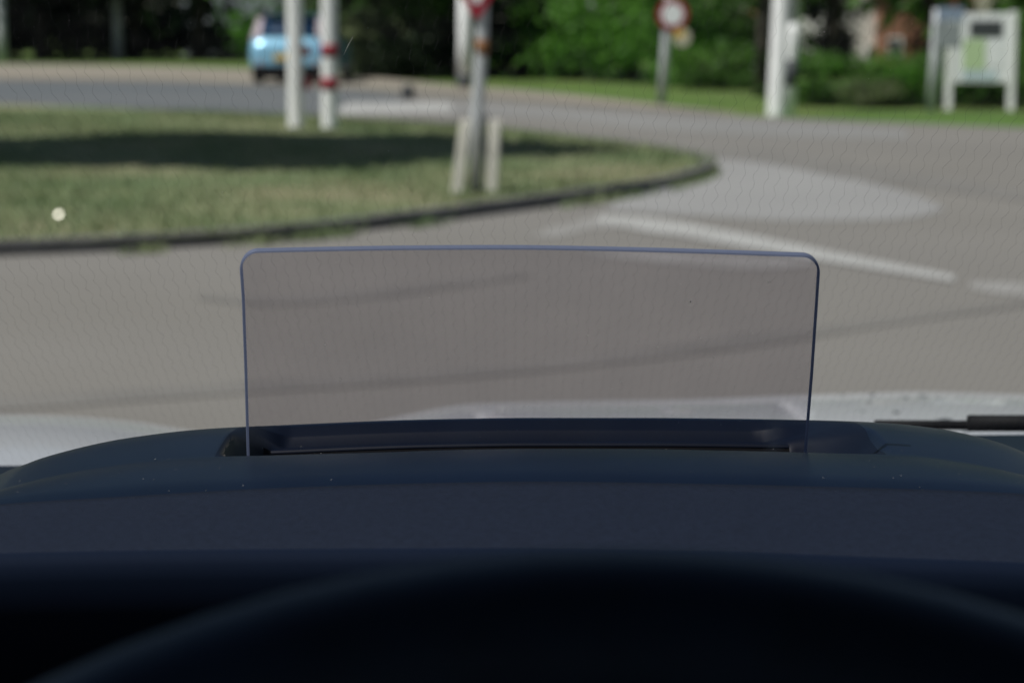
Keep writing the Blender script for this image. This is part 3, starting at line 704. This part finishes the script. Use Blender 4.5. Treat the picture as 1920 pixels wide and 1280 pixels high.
def zrow(f, X, Y):
    px = 960 + FPX * X / (Y * 1.012)
    for _ in range(2):
        pz = atY(px, f(px), Y); px = 960 + FPX * X / ((pz - CAM).dot(Fv))
    return atY(px, f(px), Y).z
def pxof(X, Y, z): d = Vector((X, Y, z)) - CAM; return 960 + FPX * X / d.dot(Fv)
NX = 420
XS = [-.262 + (.305 + .262) * i / (NX - 1) for i in range(NX)]
hood = []; pad = []
for X in XS:
    zc = zrow(r_crest, X, YC); zl = zrow(r_lip, X, YL); z0 = zrow(r_pad0, X, YP0); z1 = zrow(r_pad1, X, YP1)
    pxl = pxof(X, YL, zl)
    def bl(t):
        t = max(t, .45); le = lerp(372, 440, t); ri = lerp(1750, 1585, t)
        return min(1, max(0, (pxl - le) / 66)) * min(1, max(0, (ri - pxl) / 150))
    # plain surface from lip to crest, convex
    def surf(t): return Vector((X, lerp(YL, YC, t), lerp(zl, zc, t) + .0035 * math.sin(math.pi * t)))
    def rw(row, Y): return Vector((X, Y, zrow(lambda q: r_crest(q) + row, X, Y)))
    # recess: stations listed back to front
    dp_ = .03
    rec = [rw(0, YC), rw(4, YC - .004), rw(22, .853), rw(25, .8515), rw(43, .8495), rw(45, .843), rw(49, .833),
           Vector((X, .8315, zrow(lambda q: r_crest(q) + 49, X, .833) - .002)), Vector((X, .816, zl - dp_)), Vector((X, .778, zl - dp_)), Vector((X, YL + .004, zl - .2 * dp_ - .003)), Vector((X, YL + .0018, zl - .0018)), Vector((X, YL, zl))]
    tt = [1, .95, .88, .84, .72, .66, .5, .44, .36, .2, .08, .03, 0]
    col_ = [Vector((X, .93, zc - .06)), Vector((X, .90, zc - .028)), Vector((X, .878, zc - .0065)), Vector((X, .869, zc - .0018))]
    col_ += [surf(t).lerp(r_, bl(t)) for t, r_ in zip(tt, rec)]
    for k in range(1, 9):
        t = k / 8; y = lerp(YL, YP0, t)
        col_.append(Vector((X, y, lerp(zl, z0, t) + .002 * math.sin(math.pi * t) - (.0012 if k == 8 else 0))))
    hood.append(col_)
    pc = [Vector((X, YP0 + .0012, z0 - .004)), Vector((X, YP0 + .0005, z0))]
    for k in range(1, 9):
        t = k / 8; pc.append(Vector((X, lerp(YP0, YP1, t), lerp(z0, z1, t) + .0012 * math.sin(math.pi * t))))
    for dy, dz in ((-.0020, -.0003), (-.0042, -.0016), (-.0056, -.0040), (-.0060, -.0085), (-.003, -.022), (.008, -.040), (.03, -.052)):
        pc.append(Vector((X, YP1 + dy, z1 + dz)))
    pad.append(pc)
bm = bmesh.new()
NB = 4
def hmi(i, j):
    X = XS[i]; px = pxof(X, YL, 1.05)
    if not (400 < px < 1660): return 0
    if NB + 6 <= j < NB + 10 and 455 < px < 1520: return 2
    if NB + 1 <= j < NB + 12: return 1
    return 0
grid(bm, hood, hmi)
h_ = cpart('instrument_hood', bm, ['dash', 'recess', 'slot'], smooth=False)
bm = bmesh.new(); grid(bm, pad, lambda i, j: 1 if j >= 10 else 0); cpart('grained_pad', bm, ['pad', 'under'], h_)
# thin ledge strip inside the recess behind the pane
bm = bmesh.new()
pts = []
for i in range(60):
    X = lerp(xat(478, .834), xat(1515, .834), i / 59); pts.append(Vector((X, .834, zrow(lambda q: r_crest(q) + 46, X, .834) )))
P = [[p_ + Vector((0, 0, .0)), p_ + Vector((0, -.0018, -.0002)), p_ + Vector((0, -.002, -.0012))] for p_ in pts]
grid(bm, P); cpart('slot_cover', bm, 'recess', h_)

# ---------------- main dashboard slab behind and around the hood
bm = bmesh.new(); P = []
for i in range(41):
    X = lerp(-.47, 1.21, i / 40)
    zb = 1.2 - 1.15 * math.tan(PITCH + math.atan((lerp(873, 814, sstep(-.3, .3, X)) - 640) / FPX))
    P.append([Vector((X, 1.20, zb - .06)), Vector((X, 1.165, zb - .004)), Vector((X, 1.15, zb)), Vector((X, 1.02, zb + .004)), Vector((X, .90, zb - .004)), Vector((X, .78, zb - .03)), Vector((X, .72, zb - .06)), Vector((X, .70, zb - .12)), Vector((X, .70, zb - .30)), Vector((X, .80, zb - .5))])
grid(bm, P); dbd = cpart('dashboard', bm, 'dash')
bm = bmesh.new(); box(bm, -.2, .24, .69, .699, .80, .985, .003); cpart('instrument_cluster', bm, 'slot', dbd)

# ---------------- head-up display pane
def pane():
    # outline in photo pixels, clockwise from bottom left
    L = [(465, 905), (463, 852), (459, 700), (454, 560), (450, 503)]
    for k in range(1, 9):
        a = math.pi - k / 9 * math.pi / 2; L.append((450 + 34 + 34 * math.cos(a), 503 - 36 * math.sin(a)))
    L += [(484, 467)]
    tf = interp([(484, 467), (600, 464.5), (760, 462), (950, 461), (1100, 463), (1300, 468), (1504, 475)])
    L += [(484 + (1504 - 484) * k / 20, tf(484 + (1504 - 484) * k / 20)) for k in range(1, 21)]
    for k in range(1, 9):
        a = math.pi / 2 - k / 9 * math.pi / 2; L.append((1504 + 33 * math.cos(a), 509 - 34 * math.sin(a)))
    L += [(1537, 509), (1533, 570), (1524, 700), (1512, 850), (1508, 905)]
    Yt, Yb = .758, .786
    pts = [atY(px, row, lerp(Yt, Yb, (row - 465) / 385)) for px, row in L]
    up_ = (atY(960, 465, Yt) - atY(960, 850, Yb)).normalized(); nrm = up_.cross(Vector((1, 0, 0))).normalized()   # pane normal
    if nrm.y > 0: nrm = -nrm                                     # towards the driver
    c0 = sum(pts, Vector()) / len(pts)
    # project on the plane
    pts = [p_ - nrm * (p_ - c0).dot(nrm) for p_ in pts]
    n = len(pts); T = .0030; bv = .0008
    def off(d):
        out = []
        for i in range(n):
            a, b, c = pts[i - 1] if i else pts[0] + (pts[0] - pts[1]), pts[i], pts[(i + 1)] if i < n - 1 else pts[-1] + (pts[-1] - pts[-2])
            tg = (c - a).normalized(); inn = tg.cross(nrm).normalized()
            if inn.dot(c0 - b) < 0: inn = -inn
            out.append(b + inn * d)
        return out
    o0, o1 = off(0), off(bv)
    rings = [[p_ + nrm * T / 2 for p_ in o1], [p_ + nrm * (T / 2 - bv * .3) + (q - p_) * .3 for p_, q in zip(o0, o1)], [p_ + nrm * (T / 2 - bv) for p_ in o0],
             [p_ - nrm * (T / 2 - bv) for p_ in o0], [p_ - nrm * (T / 2 - bv * .3) + (q - p_) * .3 for p_, q in zip(o0, o1)], [p_ - nrm * T / 2 for p_ in o1]]
    bm = bmesh.new(); V = [[bm.verts.new(p_) for p_ in r_] for r_ in rings]
    f = bm.faces.new(V[0]); f2 = bm.faces.new(V[-1][::-1])
    pn = cpart('display_pane', bm_faces(bm), 'combiner')
    bm = bmesh.new(); V = [[bm.verts.new(p_) for p_ in r_] for r_ in rings]
    for i in range(len(V) - 1):
        for k in range(n - 1):
            f = bm.faces.new((V[i][k], V[i][k + 1], V[i + 1][k + 1], V[i + 1][k])); f.smooth = True
    bmesh.ops.recalc_face_normals(bm, faces=bm.faces[:])
    cpart('pane_edge', bm, 'edge', pn)
    return pn, pts, nrm, c0
def bm_faces(bm):
    loose = [v for v in bm.verts if not v.link_faces]
    bmesh.ops.delete(bm, geom=loose, context='VERTS'); return bm
pane_o, pane_pts, pane_n, pane_c = pane()
pane_o['label'] = 'clear rectangular head-up display pane with rounded top corners'

# ---------------- windscreen with zigzag heating wires
SL = math.tan(R(31)); YW = .775
def wsY(X, s):      # s = height z ; returns y on the curved screen
    return YW + (1.2 - s) / SL - .10 * (X - CENTER) ** 2 + .10 * CENTER ** 2
bm = bmesh.new(); P = []
for i in range(29):
    X = lerp(-.44, 1.18, i / 28); P.append([Vector((X, wsY(X, z), z)) for z in [.945 + k * .04575 for k in range(11)]])
grid(bm, P); ws = cpart('windscreen', bm, 'screen')
def wire_mesh(var):
    r = random.Random(var); bm = bmesh.new(); rad = .000028; pts = []
    L = .445 / SL * math.hypot(1, SL); n = int(L / .0040); z0 = .95
    ph = r.random() * 4
    for k in range(n):
        u = k / (n - 1); z = z0 + .44 * u
        s_ = (k + ph) % 4; zig = (s_ if s_ < 2 else 4 - s_) - 1
        pts.append(Vector((zig * .0010 + r.uniform(-.00025, .00025), (1.2 - z) / SL, z)))
    rings = []
    for p_ in pts:
        rings.append([bm.verts.new(p_ + Vector((math.cos(a) * rad, math.sin(a) * rad * .5, math.sin(a) * rad))) for a in (0.5, 2.6, 4.7)])
    for a, b in zip(rings, rings[1:]):
        for k in range(3): bm.faces.new((a[k], a[(k + 1) % 3], b[(k + 1) % 3], b[k]))
    me = bpy.data.meshes.new('heating_wire'); bm.to_mesh(me); bm.free(); me.materials.append(M['wire']); return me
wm = [wire_mesh(k) for k in range(7)]
X = -.40; k = 0
while X < 1.04:
    o = bpy.data.objects.new('heating_wire', wm[(k * 3) % 7]); COL.objects.link(o); o.parent = ws
    o.location = (X - 0, YW - .10 * (X - CENTER) ** 2 + .10 * CENTER ** 2 - .0012, 0)
    o.matrix_parent_inverse = Matrix.Identity(4)
    X += .0049 + random.uniform(-.0003, .0003); k += 1
# dust specks (windscreen, pane, hood)
def specks(name, pts, parent, smin, smax, mat='dust'):
    V = []; Fc = []
    for p_, n_ in pts:
        s = random.uniform(smin, smax) * (2.2 if random.random() < .06 else 1); a = n_.orthogonal().normalized(); b = n_.cross(a)
        i = len(V); m_ = random.choice((4, 5, 6)); rr = [random.uniform(.5, 1) for _ in range(m_)]; el = random.uniform(1, 1.8)
        V += [p_ + a * math.cos(6.283 * k / m_) * s * rr[k] * el + b * math.sin(6.283 * k / m_) * s * rr[k] for k in range(m_)]; Fc.append(tuple(range(i, i + m_)))
    me = bpy.data.meshes.new(name); me.from_pydata([tuple(v) for v in V], [], Fc)
    o = cpart(name, me, mat, parent); o['kind'] = 'stuff'; return o
wn = Vector((0, -SL, -1)).normalized()
pts = []
for i in range(900):
    X = random.uniform(-.27, .27); z = random.uniform(1.0, 1.235)
    pts.append((Vector((X, wsY(X, z) - .0018, z)), wn))
specks('dust', pts, ws, .00007, .00018)
pts = []
for i in range(110):
    px = random.uniform(470, 1500); row = random.uniform(480, 850); p_ = atY(px, row, lerp(.758, .786, (row - 465) / 385))
    p_ -= pane_n * ((p_ - pane_c).dot(pane_n) - .0018); pts.append((p_, pane_n))
specks('dust', pts, pane_o, .00005, .00015)
pts = []
for i in range(190):
    X = random.choice((random.uniform(-.2, .24), random.uniform(-.2, -.06), random.uniform(.12, .24))); t = random.random()
    i0 = min(NX - 2, int((X - XS[0]) / (XS[1] - XS[0]))); j = random.randrange(16, 24); 
    if random.random() < .4 and not (.400 < 0): j = random.randrange(5, 16)
    a, b, c = hood[i0][j], hood[i0 + 1][j], hood[i0][j + 1]
    p_ = a + (b - a) * random.random() + (c - a) * random.random(); n_ = (b - a).cross(c - a).normalized()
    if n_.dot(CAM - p_) < 0: n_ = -n_
    pts.append((p_ + n_ * .0003, n_))
specks('dust', pts, h_, .00007, .0002)
# long scratch on the windscreen
bm = bmesh.new()
d0, d1 = ray(645, 104), ray(662, 70)
def on_screen(d):
    lo_, hi_ = .4, 1.4
    for _ in range(40):
        y = (lo_ + hi_) / 2; p_ = CAM + d * (y / d.y)
        if wsY(p_.x, p_.z) > y: lo_ = y
        else: hi_ = y
    return CAM + d * (lo_ / d.y)
a, b = on_screen(d0), on_screen(d1); a.y -= .002; b.y -= .002
tube(bm, [a, a.lerp(b, .5), b], [.00008, .0002, .00008], 5); cpart('scratch', bm, pmat('scratch_grey', (.34, .36, .33), .8), ws)

# ---------------- wipers on the right
for k, (px0, px1, r0, r1, th) in enumerate(((1640, 2500, 796, 800, 8), (1815, 2900, 793, 795, 14))):
    pts = []
    for i in range(9):
        px = lerp(px0, px1, i / 8); row = lerp(r0, r1, i / 8); pts.append(atY(px, row, 1.205 - .002 * k))
    bm = bmesh.new(); tube(bm, pts, [.0028 if k == 0 else .0048] * 9, 10)
    if k == 0: wp = cpart('wiper_blade', bm, 'black')
    else: cpart('wiper_arm', bm, 'black', wp)

# ---------------- cowl panel and bonnet
bm = bmesh.new(); P = []
for i in range(21):
    X = lerp(-.5, 1.24, i / 20); P.append([Vector((X, 1.19, .90)), Vector((X, 1.22, .915)), Vector((X, 1.36, .895)), Vector((X, 1.42, .86))])
grid(bm, P); cpart('cowl_panel', bm, 'black')
r_bon = interp([(-330, 850), (-200, 800), (-80, 781), (0, 777), (120, 780), (230, 789), (330, 804), (450, 818), (580, 815), (680, 796), (760, 778), (870, 758), (1000, 753), (1300, 748), (1500, 740), (1700, 734), (1760, 733)])
YB = 1.9
def bon_row(px):
    c = 960 + FPX * CENTER / (YB * 1.012)
    if px > c: px = 2 * c - px
    return r_bon(px)
bm = bmesh.new(); P = []
for i in range(121):
    X = lerp(-.545, 2 * CENTER + .545, i / 120); px = 960 + FPX * X / (YB * 1.012)
    T_ = math.tan(PITCH + math.atan((bon_row(px) - 640) / FPX)); col_ = []
    for k in range(22):
        Y = lerp(1.335, 2.55, k / 21); col_.append(Vector((X, Y, 1.2 - Y * T_ - .22 * (Y - YB) ** 2 - (.5 * max(0, Y - 2.2) ** 2))))
    col_.insert(0, col_[0] + Vector((0, .004, -.02)))
    P.append(col_)
grid(bm, P); bon = cpart('bonnet', bm, 'bonnet')
# bonnet dirt specks
pts = []
for i in range(16):
    px = random.uniform(1540, 1800); c = atY(px, random.uniform(745, 775), 1.75)
    X = c.x; pxb = 960 + FPX * X / (YB * 1.012); T_ = math.tan(PITCH + math.atan((bon_row(pxb) - 640) / FPX)); Y = random.uniform(1.5, 1.85)
    pts.append((Vector((X, Y, 1.2 - Y * T_ - .22 * (Y - YB) ** 2 + .0008)), Vector((0, 0, 1))))
specks('dirt', pts, bon, .0015, .004, 'darkgrey')
# ---------------- body shell: roof, pillars, doors
bm = bmesh.new(); P = []
for i in range(13):
    X = lerp(-.44, 1.18, i / 12); e = ((X - CENTER) / .81) ** 2
    P.append([Vector((X, y, 1.405 - .05 * e ** 2 - .02 * max(0, -y - .4) - .25 * max(0, y - .36))) for y in (.47, .36, 0, -.5, -1.0, -1.5)])
grid(bm, P); rf = cpart('roof', bm, 'headliner'); rf.modifiers.new('t', 'SOLIDIFY').thickness = .03
for s, X in ((-1, -.445), (1, 1.185)):
    bm = bmesh.new(); x0, x1 = sorted((X, X + s * .06))
    box(bm, x0, x1, -.55, 1.1, .35, .93, .02); box(bm, x0, x1, -.55, .45, 1.335, 1.37, .01); box(bm, x0, x1, -.6, -.5, .93, 1.37, .01)
    cpart('door', bm, 'doortrim')
    bm = bmesh.new(); tube(bm, [(X, 1.19, .93), (X, .82, 1.15), (X, .44, 1.37)], [.045, .04, .04], 8); cpart('pillar', bm, 'doortrim')
bm = bmesh.new(); box(bm, -.44, 1.18, -1.5, -1.42, .3, 1.36, .02); box(bm, -.44, 1.18, -1.5, 1.1, .28, .32); cpart('rear_bulkhead', bm, 'doortrim')
bm = bmesh.new(); box(bm, -.27, .27, -.42, -.24, .5, 1.12, .05); cpart('driver_seat', bm, 'doortrim')
# ---------------- steering wheel
Yw = .335; zt = atY(1150, 1028, Yw).z; RM, rt = .186, .0165; tilt = R(24)
xc = xat(1150, Yw)
upw = Vector((0, math.sin(tilt), math.cos(tilt)))
cw = Vector((xc, Yw, zt)) - upw * (RM + rt)
bm = bmesh.new(); P = []
for i in range(97):
    a = 2 * math.pi * i / 96; rd = Vector((1, 0, 0)) * math.sin(a) + upw * math.cos(a); nn = Vector((1, 0, 0)).cross(upw)
    P.append([cw + rd * (RM + rt * math.cos(b * 2 * math.pi / 16)) + nn * rt * 1.1 * math.sin(b * 2 * math.pi / 16) for b in range(17)])
grid(bm, P); bmesh.ops.remove_doubles(bm, verts=bm.verts, dist=1e-6); bmesh.ops.recalc_face_normals(bm, faces=bm.faces[:])
sw = cpart('steering_wheel', bm, 'leather')
nn = Vector((1, 0, 0)).cross(upw); nn = nn if nn.y < 0 else -nn
bm = bmesh.new(); tube(bm, [cw + nn * -.05, cw + nn * -.02, cw + nn * .0, cw + nn * .012], [.05, .075, .07, .045], 24); cpart('hub', bm, 'black', sw)
for a in (R(90), R(180), R(270)):
    rd = Vector((1, 0, 0)) * math.sin(a) + upw * math.cos(a)
    bm = bmesh.new(); tube(bm, [cw + rd * .06 + nn * -.012, cw + rd * .12 + nn * -.008, cw + rd * .18], [.022, .017, .014], 10); cpart('spoke', bm, 'black', sw)
